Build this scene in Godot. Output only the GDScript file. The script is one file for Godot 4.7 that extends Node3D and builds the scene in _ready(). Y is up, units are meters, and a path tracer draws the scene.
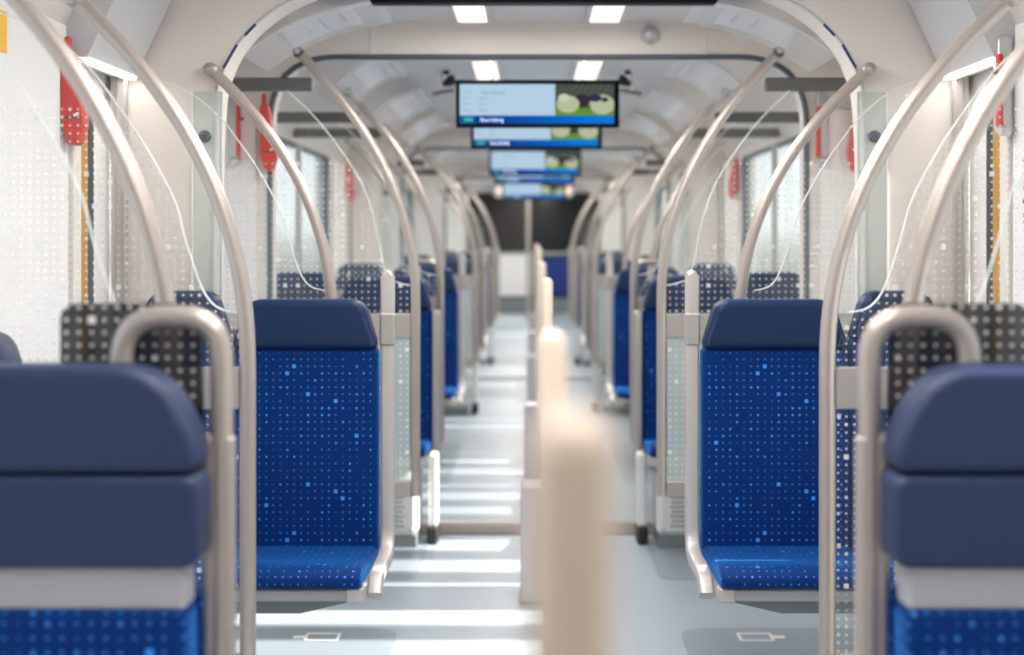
extends Node3D
# Interior of a regional train, seen along the aisle. x to the right, y up, the camera looks along -z; D is the distance ahead of the camera.

const EYE := 1.375          # height of the lens over the floor
const FOC := 1430.0         # focal length in pixels of the 1024 x 655 frame
var M := {}
var used := {}
var rng := RandomNumberGenerator.new()


# ---------------------------------------------------------------- mesh builder
class MB:
	var v := PackedVector3Array()
	var g := PackedInt32Array()
	var u := PackedVector2Array()

	func tri(a: Vector3, b: Vector3, c: Vector3, grp := -1, ua := Vector2.ZERO, ub := Vector2.ZERO, uc := Vector2.ZERO) -> void:
		v.append(a); v.append(b); v.append(c)
		g.append(grp); g.append(grp); g.append(grp)
		u.append(ua); u.append(ub); u.append(uc)

	func quad(a: Vector3, b: Vector3, c: Vector3, d: Vector3, grp := -1, ua := Vector2.ZERO, ub := Vector2.ZERO, uc := Vector2.ZERO, ud := Vector2.ZERO) -> void:
		tri(a, b, c, grp, ua, ub, uc)
		tri(a, c, d, grp, ua, uc, ud)

	# makes the closed shape begun at vertex `from` face outwards (clockwise fronts)
	func fix(from: int) -> void:
		var vol := 0.0
		var o := v[from]
		for i in range(from, v.size(), 3):
			vol += (v[i] - o).dot((v[i + 1] - o).cross(v[i + 2] - o))
		if vol > 0.0:
			for i in range(from, v.size(), 3):
				var t := v[i + 1]; v[i + 1] = v[i + 2]; v[i + 2] = t
				var w := u[i + 1]; u[i + 1] = u[i + 2]; u[i + 2] = w

	func ctri(a: Vector3, b: Vector3, c: Vector3, mid: Vector3) -> void:
		if (b - a).cross(c - a).dot((a + b + c) / 3.0 - mid) > 0.0:
			tri(a, c, b)
		else:
			tri(a, b, c)

	# chamfered box
	func box(c: Vector3, s: Vector3, b := 0.003, basis := Basis()) -> MB:
		var h := s / 2.0
		b = minf(b, minf(h.x, minf(h.y, h.z)) * 0.6)
		var p := {}
		for x in [-1, 1]:
			for y in [-1, 1]:
				for z in [-1, 1]:
					p[[x, y, z, 0]] = c + basis * Vector3(x * h.x, y * (h.y - b), z * (h.z - b))
					p[[x, y, z, 1]] = c + basis * Vector3(x * (h.x - b), y * h.y, z * (h.z - b))
					p[[x, y, z, 2]] = c + basis * Vector3(x * (h.x - b), y * (h.y - b), z * h.z)
		for k in [-1, 1]:
			_cq([p[[k, -1, -1, 0]], p[[k, 1, -1, 0]], p[[k, 1, 1, 0]], p[[k, -1, 1, 0]]], c)
			_cq([p[[-1, k, -1, 1]], p[[1, k, -1, 1]], p[[1, k, 1, 1]], p[[-1, k, 1, 1]]], c)
			_cq([p[[-1, -1, k, 2]], p[[1, -1, k, 2]], p[[1, 1, k, 2]], p[[-1, 1, k, 2]]], c)
			for m in [-1, 1]:
				_cq([p[[-1, k, m, 1]], p[[1, k, m, 1]], p[[1, k, m, 2]], p[[-1, k, m, 2]]], c)
				_cq([p[[k, -1, m, 0]], p[[k, 1, m, 0]], p[[k, 1, m, 2]], p[[k, -1, m, 2]]], c)
				_cq([p[[k, m, -1, 0]], p[[k, m, 1, 0]], p[[k, m, 1, 1]], p[[k, m, -1, 1]]], c)
				for n in [-1, 1]:
					ctri(p[[k, m, n, 0]], p[[k, m, n, 1]], p[[k, m, n, 2]], c)
		return self

	func _cq(q: Array, mid: Vector3) -> void:
		ctri(q[0], q[1], q[2], mid)
		ctri(q[0], q[2], q[3], mid)

	# round bar along a path; dome > 0 closes the ends with half spheres
	func tube(path: PackedVector3Array, r: float, sides := 12, dome := false) -> MB:
		var from := v.size()
		var n := path.size()
		var rings := []
		var t0 := (path[1] - path[0]).normalized()
		var nx := t0.cross(Vector3.UP if absf(t0.y) < 0.9 else Vector3.RIGHT).normalized()
		var centers := []
		for i in n:
			var t := (path[mini(i + 1, n - 1)] - path[maxi(i - 1, 0)]).normalized()
			nx = (nx - t * nx.dot(t)).normalized()
			centers.append([path[i], nx, t.cross(nx), r])
		if dome:
			for k in [1, 2]:
				var a: float = k * PI / 6.0
				var e: Array = centers[centers.size() - 1] if k == 1 else centers[centers.size() - 2]
				centers.append([path[n - 1] + (path[n - 1] - path[n - 2]).normalized() * r * sin(a), e[1], e[2], r * cos(a)])
			centers.append([path[n - 1] + (path[n - 1] - path[n - 2]).normalized() * r, centers[n - 1][1], centers[n - 1][2], r * 0.05])
		for e in centers:
			var ring := PackedVector3Array()
			for k in sides:
				var a := TAU * k / sides
				ring.append(e[0] + (e[1] * cos(a) + e[2] * sin(a)) * e[3])
			rings.append(ring)
		for i in rings.size() - 1:
			for k in sides:
				var k2 := (k + 1) % sides
				quad(rings[i][k], rings[i][k2], rings[i + 1][k2], rings[i + 1][k], 1)
		for e in [[0, false], [rings.size() - 1, true]]:
			var ring: PackedVector3Array = rings[e[0]]
			for k in range(1, sides - 1):
				if e[1]:
					tri(ring[0], ring[k], ring[k + 1])
				else:
					tri(ring[0], ring[k + 1], ring[k])
		fix(from)
		return self

	# a flat profile (across, up) carried along a path that lies in the plane across `ax`
	func sweep(path: PackedVector3Array, prof: PackedVector2Array, ax: Vector3, grp := 1) -> MB:
		var from := v.size()
		var n := path.size()
		var m := prof.size()
		var rings := []
		for i in n:
			var a := (path[i] - path[maxi(i - 1, 0)]).normalized()
			var b := (path[mini(i + 1, n - 1)] - path[i]).normalized()
			if i == 0: a = b
			if i == n - 1: b = a
			var t := (a + b).normalized()
			var up := ax.cross(t).normalized() / maxf(0.5, t.dot(a))
			var ring := PackedVector3Array()
			for q in prof:
				ring.append(path[i] + ax * q.x + up * q.y)
			rings.append(ring)
		for i in n - 1:
			for k in m:
				var k2 := (k + 1) % m
				quad(rings[i][k], rings[i][k2], rings[i + 1][k2], rings[i + 1][k], grp)
		var tr := Geometry2D.triangulate_polygon(prof)
		for k in range(0, tr.size(), 3):
			# the orientation of the caps follows from that of the first side
			var cw := _area(prof) > 0.0
			var s := [tr[k], tr[k + 1], tr[k + 2]]
			if (_area(PackedVector2Array([prof[s[0]], prof[s[1]], prof[s[2]]])) > 0.0) != cw:
				s = [tr[k], tr[k + 2], tr[k + 1]]
			tri(rings[0][s[2]], rings[0][s[1]], rings[0][s[0]])
			tri(rings[n - 1][s[0]], rings[n - 1][s[1]], rings[n - 1][s[2]])
		fix(from)
		return self

	func _area(p: PackedVector2Array) -> float:
		var a := 0.0
		for i in p.size():
			a += p[i].cross(p[(i + 1) % p.size()])
		return a

	# outline in x, y pushed along z from z0 to z1, its rims rounded by r; uv in units of `per` metres
	func pillow(line: PackedVector2Array, z0: float, z1: float, r: float, tf := Transform3D(), per := 0.5, steps := 4, grp := 1) -> MB:
		var from := v.size()
		var n := line.size()
		var sgn := 1.0 if _area(line) > 0.0 else -1.0
		var nrm := PackedVector2Array()
		var arc := PackedFloat32Array([0.0])
		for i in n:
			var a := (line[i] - line[(i + n - 1) % n]).normalized()
			var b := (line[(i + 1) % n] - line[i]).normalized()
			var t := (a + b).normalized()
			nrm.append(Vector2(t.y, -t.x) * sgn / maxf(0.6, t.dot(a)))
			arc.append(arc[i] + line[i].distance_to(line[(i + 1) % n]))
		var st := []
		if r > 0.0:
			for k in steps + 1:
				var a := PI / 2.0 * k / steps
				st.append([z0 + r * (1.0 - sin(a)), r * (1.0 - cos(a))])
			st.reverse()
			var back := st.duplicate()
			for k in steps + 1:
				var a := PI / 2.0 * k / steps
				back.append([z1 - r * (1.0 - sin(a)), r * (1.0 - cos(a))])
			st = back
		else:
			st = [[z0, 0.0], [z1, 0.0]]
		var rings := []
		for e in st:
			var ring := PackedVector3Array()
			for i in n:
				var q: Vector2 = line[i] - nrm[i] * e[1]
				ring.append(Vector3(q.x, q.y, e[0]))
			rings.append(ring)
		var ends := []
		for e in [0, st.size() - 1]:
			var flat := PackedVector2Array()
			for q in rings[e]:
				flat.append(Vector2(q.x, q.y))
			var tr := Geometry2D.triangulate_polygon(flat)
			if tr.is_empty():
				tr = Geometry2D.triangulate_polygon(line)
			for k in range(0, tr.size(), 3):
				var s := [tr[k], tr[k + 1], tr[k + 2]]
				if (_area(PackedVector2Array([line[s[0]], line[s[1]], line[s[2]]])) > 0.0) != (e == 0):
					s = [tr[k], tr[k + 2], tr[k + 1]]
				var w := []
				for j in s:
					w.append(flat[j] / per)
				tri(tf * rings[e][s[0]], tf * rings[e][s[1]], tf * rings[e][s[2]], -1, Vector2(w[0].x, -w[0].y), Vector2(w[1].x, -w[1].y), Vector2(w[2].x, -w[2].y))
		for i in st.size() - 1:
			for k in n:
				var k2 := (k + 1) % n
				var ua := Vector2(st[i][0], arc[k]) / per
				var ub := Vector2(st[i][0], arc[k + 1]) / per
				var uc := Vector2(st[i + 1][0], arc[k + 1]) / per
				var ud := Vector2(st[i + 1][0], arc[k]) / per
				if sgn > 0.0:
					quad(tf * rings[i][k], tf * rings[i + 1][k], tf * rings[i + 1][k2], tf * rings[i][k2], grp, ua, ud, uc, ub)
				else:
					quad(tf * rings[i][k], tf * rings[i][k2], tf * rings[i + 1][k2], tf * rings[i + 1][k], grp, ua, ub, uc, ud)
		# caps and sides are wound alike (outwards, counter-clockwise); turn them to clockwise fronts together
		fix(from)
		return self

	func prism(line: PackedVector2Array, z0: float, z1: float, tf := Transform3D(), grp := -1) -> MB:
		return pillow(line, z0, z1, 0.0, tf, 0.5, 1, grp)

	# profile of (radius, height) turned about the y axis of tf
	func lathe(prof: PackedVector2Array, sides: int, tf := Transform3D()) -> MB:
		var from := v.size()
		for i in prof.size() - 1:
			for k in sides:
				var a := TAU * k / sides
				var b := TAU * (k + 1) / sides
				var p := func(q: Vector2, t: float): return tf * Vector3(q.x * cos(t), q.y, q.x * sin(t))
				quad(p.call(prof[i], a), p.call(prof[i], b), p.call(prof[i + 1], b), p.call(prof[i + 1], a), 1)
		fix(from)
		return self

	func mesh() -> ArrayMesh:
		var st := SurfaceTool.new()
		st.begin(Mesh.PRIMITIVE_TRIANGLES)
		for i in v.size():
			st.set_smooth_group(g[i])
			st.set_uv(u[i])
			st.add_vertex(v[i])
		st.generate_normals()
		return st.commit()


# ---------------------------------------------------------------- nodes and names
func numbered(called: String) -> String:
	var k: int = used.get(called, 0)
	used[called] = k + 1
	return called if k == 0 else "%s_%03d" % [called, k]


func thing(called: String, label: String, category: String, at := Vector3.ZERO, group := "") -> Node3D:
	var o := Node3D.new()
	o.name = numbered(called)
	add_child(o)
	o.position = at
	tag(o, label, category, group)
	return o


func tag(o: Node3D, label: String, category := "", group := "") -> void:
	o.set_meta("label", label)
	if category: o.set_meta("category", category)
	if group: o.set_meta("group", group)


func struct(called: String, label: String, at := Vector3.ZERO) -> Node3D:
	var o := Node3D.new()
	o.name = numbered(called)
	add_child(o)
	o.position = at
	o.set_meta("kind", "structure")
	o.set_meta("label", label)
	return o


func part(called: String, shape, mat: Material, parent: Node3D, label := "") -> MeshInstance3D:
	var o := MeshInstance3D.new()
	o.name = called
	o.mesh = shape.mesh() if shape is MB else shape
	o.material_override = mat
	o.cast_shadow = GeometryInstance3D.SHADOW_CASTING_SETTING_ON
	if label: o.set_meta("label", label)
	parent.add_child(o, true)
	return o


func copy(o: Node3D, label: String, at: Vector3) -> Node3D:
	var c: Node3D = o.duplicate()
	c.name = numbered(String(o.name).rstrip("0123456789_"))
	add_child(c)
	c.position = at
	c.set_meta("label", label)
	return c


# ---------------------------------------------------------------- small geometry helpers
func P(x: float, h: float, d: float) -> Vector3:
	return Vector3(x, h, -d)


func pv2(a: Array) -> PackedVector2Array:
	var r := PackedVector2Array()
	for q in a: r.append(Vector2(q[0], q[1]))
	return r


# polygon of [x, y, radius] corners with those corners rounded
func rounded(a: Array, steps := 5) -> PackedVector2Array:
	var r := PackedVector2Array()
	var n := a.size()
	for i in n:
		var p := Vector2(a[i][0], a[i][1])
		var q := Vector2(a[(i + n - 1) % n][0], a[(i + n - 1) % n][1])
		var s := Vector2(a[(i + 1) % n][0], a[(i + 1) % n][1])
		var rad: float = a[i][2]
		if rad <= 0.0:
			r.append(p)
			continue
		var p0 := p + (q - p).normalized() * minf(rad, p.distance_to(q) * 0.49)
		var p1 := p + (s - p).normalized() * minf(rad, p.distance_to(s) * 0.49)
		for k in steps + 1:
			var t := float(k) / steps
			r.append(p0.lerp(p, t).lerp(p.lerp(p1, t), t))
	return r


func rect(w: float, h: float, r: float, steps := 4) -> PackedVector2Array:
	return rounded([[-w / 2, -h / 2, r], [w / 2, -h / 2, r], [w / 2, h / 2, r], [-w / 2, h / 2, r]], steps)


# smooth curve through 2D points
func spline(a: Array, each := 6) -> PackedVector2Array:
	var r := PackedVector2Array()
	for i in a.size() - 1:
		var p0 := Vector2(a[maxi(i - 1, 0)][0], a[maxi(i - 1, 0)][1])
		var p1 := Vector2(a[i][0], a[i][1])
		var p2 := Vector2(a[i + 1][0], a[i + 1][1])
		var p3 := Vector2(a[mini(i + 2, a.size() - 1)][0], a[mini(i + 2, a.size() - 1)][1])
		for k in each:
			r.append(p1.cubic_interpolate(p2, p0, p3, float(k) / each))
	r.append(Vector2(a[-1][0], a[-1][1]))
	return r


# plane (x, y) -> (z, y): a shape drawn in side view, pushed across the train
func side_view() -> Transform3D:
	return Transform3D(Basis(Vector3(0, 0, 1), Vector3(0, 1, 0), Vector3(1, 0, 0)), Vector3.ZERO)


# ---------------------------------------------------------------- materials
func mat(c: Color, rough := 0.6, metal := 0.0) -> StandardMaterial3D:
	var m := StandardMaterial3D.new()
	m.albedo_color = c
	m.roughness = rough
	m.metallic = metal
	return m


func glow(c: Color, energy: float) -> StandardMaterial3D:
	var m := mat(c, 0.5)
	m.emission_enabled = true
	m.emission = c
	m.emission_energy_multiplier = energy
	return m


func noise_bump(m: StandardMaterial3D, freq: float, scale: float, cm: float) -> StandardMaterial3D:
	var t := NoiseTexture2D.new()
	t.width = 256; t.height = 256; t.seamless = true
	var n := FastNoiseLite.new()
	n.seed = 7; n.frequency = freq
	t.noise = n
	m.heightmap_enabled = true
	m.heightmap_texture = t
	m.heightmap_scale = cm
	m.uv1_triplanar = true
	m.uv1_scale = Vector3.ONE * scale
	return m


func pane_mat(a: float, c := Color(0.93, 0.97, 0.95)) -> StandardMaterial3D:
	var m := mat(Color(c.r, c.g, c.b, a), 0.04)
	m.transparency = BaseMaterial3D.TRANSPARENCY_ALPHA
	m.cull_mode = BaseMaterial3D.CULL_DISABLED
	return m


# the woven seat cloth: dark blue with a grid of small and a few large pale blue squares
func moquette() -> StandardMaterial3D:
	var cell := 20
	var n := 24
	var sheen := Color(0.25, 0.62, 1.0)
	var over := sheen.srgb_to_linear()
	# the sheen takes the material's own colour, so the texture is divided by it
	var dye := func(c: Color) -> Color:
		var l := c.srgb_to_linear()
		return Color(minf(1, l.r / over.r), minf(1, l.g / over.g), minf(1, l.b / over.b)).linear_to_srgb()
	var im := Image.create(cell * n, cell * n, false, Image.FORMAT_RGB8)
	for y in im.get_height():
		for x in im.get_width():
			var w := 0.88 + 0.24 * rng.randf()
			im.set_pixel(x, y, dye.call(Color(0.0, 0.175 * w, 0.43 * w)))
	for j in n:
		for i in n:
			var k := rng.randf()
			var c := Color(0.20, 0.48, 0.80)
			var s := 5
			if k < 0.12: continue
			elif k < 0.15:
				s = 11; c = Color(0.22, 0.60, 0.97)
			elif k < 0.26:
				s = 6; c = Color(0.25, 0.58, 0.93)
			elif k < 0.5:
				s = 4; c = Color(0.16, 0.40, 0.70)
			im.fill_rect(Rect2i(i * cell + (cell - s) / 2, j * cell + (cell - s) / 2, s, s), dye.call(c))
	var m := mat(sheen, 0.62)
	m.albedo_texture = ImageTexture.create_from_image(im)
	m.rim_enabled = true
	m.rim = 1.0
	m.rim_tint = 1.0
	m.metallic_specular = 0.25
	return m


# white squares printed on the glass
func dots(size: int, cover: float) -> StandardMaterial3D:
	var cell := 16
	var n := 16
	var im := Image.create(cell * n, cell * n, false, Image.FORMAT_RGBA8)
	im.fill(Color(0.95, 0.95, 0.94, 0.0))
	for j in n:
		for i in n:
			var s := size
			var k := rng.randf()
			if k < 0.025: s = 10
			elif k < 0.10: s = size + 2
			im.fill_rect(Rect2i(i * cell + (cell - s) / 2, j * cell + (cell - s) / 2, s, s), Color(0.97, 0.97, 0.96, cover))
	var m := mat(Color.WHITE, 0.6)
	m.albedo_texture = ImageTexture.create_from_image(im)
	m.transparency = BaseMaterial3D.TRANSPARENCY_ALPHA
	m.cull_mode = BaseMaterial3D.CULL_DISABLED
	return m


func floor_mat() -> StandardMaterial3D:
	var im := Image.create(512, 512, false, Image.FORMAT_RGB8)
	for y in 512:
		for x in 512:
			var w := 1.0 + 0.07 * (rng.randf() - 0.5)
			var k := rng.randf()
			if k < 0.03: w *= 1.1
			elif k < 0.05: w *= 0.9
			im.set_pixel(x, y, Color(0.96 * w, 0.97 * w, 0.98 * w))
	var m := mat(Color(0.68, 0.73, 0.765), 0.38)
	m.albedo_texture = ImageTexture.create_from_image(im)
	m.uv1_triplanar = true
	m.uv1_world_triplanar = true
	m.uv1_scale = Vector3.ONE * 1.4
	return m


# the picture on the passenger displays: pale timetable, a meadow photo, blue footer
func screen_mat() -> StandardMaterial3D:
	var w := 700
	var h := 190
	var im := Image.create(w, h, false, Image.FORMAT_RGB8)
	for y in h:
		for x in w:
			var c := Color(0.72, 0.83, 0.91)
			if y > 150:
				c = Color(0.0, 0.24, 0.56).lerp(Color(0.0, 0.47, 0.88), clampf((x - 120) / 480.0, 0, 1))
				if x < 70: c = Color(0.05, 0.38, 0.60)
			elif x > 432:
				var q := Vector2(x - 432, y)
				c = Color(0.26, 0.30, 0.30).lerp(Color(0.34, 0.36, 0.30), 0.5 + 0.5 * sin(q.x * 0.21 + q.y * 0.13))
				if q.y > 110 + 8 * sin(q.x * 0.05): c = Color(0.40, 0.58, 0.18)
				if Vector2((q.x - 120) / 34.0, (q.y - 80) / 34.0).length() < 1.0: c = Color(0.22, 0.17, 0.24)
				if Vector2((q.x - 58) / 52.0, (q.y - 96) / 42.0).length() < 1.0: c = Color(0.72, 0.76, 0.62)
				if Vector2((q.x - 40) / 26.0, (q.y - 66) / 20.0).length() < 1.0: c = Color(0.80, 0.82, 0.74)
				if Vector2((q.x - 214) / 56.0, (q.y - 98) / 48.0).length() < 1.0: c = Color(0.72, 0.75, 0.62)
				if Vector2((q.x - 180) / 32.0, (q.y - 66) / 18.0).length() < 1.0: c = Color(0.16, 0.20, 0.30)
				if Vector2((q.x - 226) / 16.0, (q.y - 74) / 12.0).length() < 1.0: c = Color(0.20, 0.24, 0.30)
			elif y % 36 == 26:
				c = Color(0.62, 0.77, 0.88)
			im.set_pixel(x, y, c)
	for r in 3:   # the lines of smaller print that the photograph does not let one read
		for k in 5 - r % 2:
			im.fill_rect(Rect2i(86 + k * 9, 66 + r * 27, 6, 8), Color(0.56, 0.70, 0.82))
	for r in 4:
		im.fill_rect(Rect2i(12, 36 + r * 28, 40, 7), Color(0.62, 0.77, 0.86))
	im.fill_rect(Rect2i(20, 162, 40, 18), Color(0.30, 0.72, 0.62))
	var m := mat(Color(0.01, 0.01, 0.01), 0.4)
	m.metallic_specular = 0.12
	m.emission_enabled = true
	m.emission = Color.BLACK
	m.emission_texture = ImageTexture.create_from_image(im)
	m.emission_energy_multiplier = 0.78
	return m


func make_materials() -> void:
	M.cream = noise_bump(mat(Color(0.91, 0.885, 0.86), 0.55), 0.05, 3.0, 0.02)
	M.white = mat(Color(0.94, 0.935, 0.925), 0.5)
	M.rib = mat(Color(0.94, 0.945, 0.945), 0.45)
	M.ceiling = mat(Color(0.86, 0.86, 0.865), 0.5)
	M.header = mat(Color(0.80, 0.81, 0.825), 0.45)
	M.floor = floor_mat()
	M.inlay = M.floor.duplicate()
	M.inlay.albedo_color = Color(0.59, 0.64, 0.675)
	M.threshold = mat(Color(0.36, 0.31, 0.28), 0.5)
	M.marking = mat(Color(0.92, 0.92, 0.90), 0.5)
	M.tube = mat(Color(0.72, 0.685, 0.66), 0.34, 0.5)
	M.steel = mat(Color(0.80, 0.78, 0.765), 0.4, 0.4)
	M.plate = mat(Color(0.70, 0.68, 0.665), 0.45, 0.35)
	M.bracket = mat(Color(0.40, 0.40, 0.395), 0.5, 0.3)
	M.gasket = mat(Color(0.32, 0.36, 0.40), 0.5)
	M.rubber = mat(Color(0.16, 0.16, 0.17), 0.6)
	M.dark = mat(Color(0.045, 0.047, 0.055), 0.35)
	M.bezel = mat(Color(0.015, 0.03, 0.055), 0.4)
	M.bezel.metallic_specular = 0.2
	M.navy = noise_bump(mat(Color(0.09, 0.185, 0.335), 0.42), 0.2, 14.0, 0.02)
	M.navy.metallic_specular = 0.35
	M.shell = noise_bump(mat(Color(0.12, 0.195, 0.345), 0.5), 0.2, 14.0, 0.02)
	M.piping = mat(Color(0.20, 0.25, 0.37), 0.45)
	M.cloth = moquette()
	M.grey = mat(Color(0.66, 0.67, 0.67), 0.5)
	M.pan = mat(Color(0.56, 0.59, 0.60), 0.55)
	M.strip = mat(Color(0.68, 0.68, 0.70), 0.45)
	M.box = mat(Color(0.88, 0.885, 0.88), 0.5)
	M.plinth = mat(Color(0.50, 0.54, 0.55), 0.6)
	M.glass = pane_mat(0.012)
	M.glass.metallic_specular = 0.28
	M.tint = pane_mat(0.72, Color(0.085, 0.10, 0.14))
	M.tint.roughness = 0.3   # above a quarter: the alpha then covers what is behind, as smoked film does
	M.frost = pane_mat(0.42, Color(0.86, 0.92, 0.90))
	M.frost.roughness = 0.35
	M.edge = mat(Color(0.93, 0.96, 0.95), 0.25)
	M.window = pane_mat(0.02)
	M.tinted = pane_mat(0.3, Color(0.80, 0.86, 0.83))
	M.tinted.roughness = 0.3
	M.dots = dots(4, 0.7)
	M.dots_bold = dots(4, 0.9)
	M.red = mat(Color(0.84, 0.19, 0.125), 0.4)
	M.yellow = mat(Color(0.98, 0.74, 0.04), 0.5)
	M.gold = mat(Color(0.72, 0.53, 0.10), 0.45)
	M.silver = mat(Color(0.80, 0.80, 0.80), 0.3, 0.7)
	M.blue = mat(Color(0.16, 0.27, 0.46), 0.5)
	M.paper = mat(Color(0.90, 0.91, 0.93), 0.8)
	M.print = mat(Color(0.78, 0.80, 0.85), 0.8)
	M.print_pale = mat(Color(0.93, 0.87, 0.66), 0.8)
	M.clear = pane_mat(0.22, Color(0.95, 0.96, 0.98))
	M.clear.roughness = 0.3
	M.lamp = glow(Color(1.0, 0.93, 0.885), 0.8)
	M.lamp_warm = glow(Color(1.0, 0.84, 0.74), 0.8)
	M.led = glow(Color(1.0, 0.98, 0.96), 0.85)
	M.screen = screen_mat()
	M.ink = glow(Color(0.36, 0.46, 0.56), 0.35)
	M.ink_white = glow(Color(0.75, 0.86, 0.97), 0.7)
	M.beige = mat(Color(0.97, 0.90, 0.83), 0.45)
	M.post = mat(Color(0.78, 0.77, 0.79), 0.5)
	M.concrete = mat(Color(0.72, 0.71, 0.69), 0.9)
	M.slat = mat(Color(0.45, 0.44, 0.43), 0.8)
	M.dust = mat(Color(0.13, 0.12, 0.115), 0.4)
	M.night = mat(Color(0.05, 0.075, 0.10), 0.2)
	M.seatblue = mat(Color(0.02, 0.18, 0.50), 0.6)


# ---------------------------------------------------------------- the scene
func _ready() -> void:
	rng.seed = 20240
	# camera: lens shifted sideways and down, as the frame is cut from a larger picture
	var cam := Camera3D.new()
	cam.name = "camera"
	add_child(cam)
	var lens := CameraAttributesPhysical.new()
	lens.frustum_focal_length = 52.4
	lens.frustum_focus_distance = 3.75
	lens.exposure_aperture = 2.1
	lens.frustum_near = 0.05
	lens.frustum_far = 400.0
	cam.attributes = lens
	cam.position = Vector3(-0.024, EYE, 0)
	cam.projection = Camera3D.PROJECTION_FRUSTUM
	cam.near = 0.05
	cam.far = 400.0
	cam.size = 655.0 / FOC * 0.05
	cam.frustum_offset = Vector2(-20.0, -89.5) / FOC * 0.05
	cam.current = true

	# sky, exposure
	var env := Environment.new()
	env.background_mode = Environment.BG_SKY
	var sky := ProceduralSkyMaterial.new()
	sky.sky_top_color = Color(0.66, 0.77, 0.90)
	sky.sky_horizon_color = Color(0.93, 0.96, 0.96)
	sky.ground_horizon_color = Color(0.80, 0.81, 0.80)
	sky.ground_bottom_color = Color(0.50, 0.50, 0.49)
	sky.sky_energy_multiplier = 1.15
	sky.ground_energy_multiplier = 1.0
	env.sky = Sky.new()
	env.sky.sky_material = sky
	env.tonemap_mode = Environment.TONE_MAPPER_LINEAR
	env.tonemap_exposure = 1.22
	env.sdfgi_enabled = true
	env.ssao_enabled = true
	env.ssil_enabled = true
	var we := WorldEnvironment.new()
	we.name = "environment"
	we.environment = env
	add_child(we)

	# sun: from the right, straight across the train
	var sun := DirectionalLight3D.new()
	sun.name = "sun"
	add_child(sun)
	sun.look_at_from_position(Vector3(10, 7.2, -8), Vector3(0, 0, -8))
	sun.light_color = Color(1.0, 0.97, 0.93)
	sun.light_energy = 3.4
	sun.light_angular_distance = 0.5
	sun.shadow_enabled = true
	sun.sky_mode = DirectionalLight3D.SKY_MODE_LIGHT_ONLY

	make_materials()
	shell()
	walls()
	portals()
	lights_on_ceiling()
	end_wall()
	outside()
	draught_screens()
	seats()
	screens()
	aisle_posts()
	wall_fittings()
	ceiling_fittings()
	small_things()


const BACK := -1.4      # where the carriage is closed behind the camera
const END := 26.0


func long_box(x0: float, x1: float, h0: float, h1: float, d0: float, d1: float, b := 0.004) -> MB:
	return MB.new().box(P((x0 + x1) / 2, (h0 + h1) / 2, (d0 + d1) / 2), Vector3(absf(x1 - x0), h1 - h0, absf(d1 - d0)), b)


func shell() -> void:
	var f := struct("floor", "pale grey speckled vinyl floor of the carriage")
	part("slab", long_box(-1.42, 1.42, -0.12, 0.0, BACK, END), M.floor, f)
	for s in [-1, 1]:
		# the darker floor covering under the seats
		for e in [[3.0, 5.04], [5.75, 6.6], [8.0, 9.6], [11.0, 12.2]]:
			var o := MB.new()
			o.prism(rounded([[s * 0.49, e[0], 0.08], [s * 1.33, e[0], 0], [s * 1.33, e[1], 0], [s * 0.49, e[1], 0.12]]), -0.001, 0.0015, Transform3D(Basis(Vector3(1, 0, 0), Vector3(0, 0, -1), Vector3(0, 1, 0)), Vector3.ZERO))
			part("dark_inlay", o, M.inlay, f, "darker grey floor covering beneath the seats")
	for e in [[1, 6.62, 0.24], [2, 13.8, 0.22]]:
		var o := struct("trim_%d" % e[0], "brown metal threshold strip lying across the aisle floor")
		part("strip", long_box(-0.62, 0.62, 0.0, 0.006, e[1], e[1] + e[2], 0.002), M.threshold, o)
		part("strip", long_box(-0.62, 0.62, 0.0, 0.008, e[1] + e[2] + 0.02, e[1] + e[2] + 0.09, 0.002), M.grey, o)
	# ceiling: flat middle, coved sides, closed above
	var c := struct("ceiling", "pale ceiling of the carriage with cream coves along both sides")
	var mid := MB.new().prism(pv2([[-0.74, 2.20], [-0.5, 2.206], [0.5, 2.206], [0.74, 2.20], [0.74, 2.36], [-0.74, 2.36]]), -END, -BACK)
	part("middle_panel", mid, M.ceiling, c)
	for s in [-1, 1]:
		var line := spline([[s * 0.74, 2.20], [s * 0.95, 2.185], [s * 1.13, 2.135], [s * 1.27, 2.03], [s * 1.34, 1.90]], 5)
		line.append(Vector2(s * 1.42, 1.90))
		line.append(Vector2(s * 1.42, 2.36))
		line.append(Vector2(s * 0.74, 2.36))
		part("cove", MB.new().prism(line, -END, -BACK), M.cream, c)


const WINDOWS := [[0.9, 3.40], [5.62, 6.62], [6.72, 9.2], [9.95, 12.4], [13.1, 15.5], [16.2, 18.6], [19.3, 21.7], [22.5, 25.5]]


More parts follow.
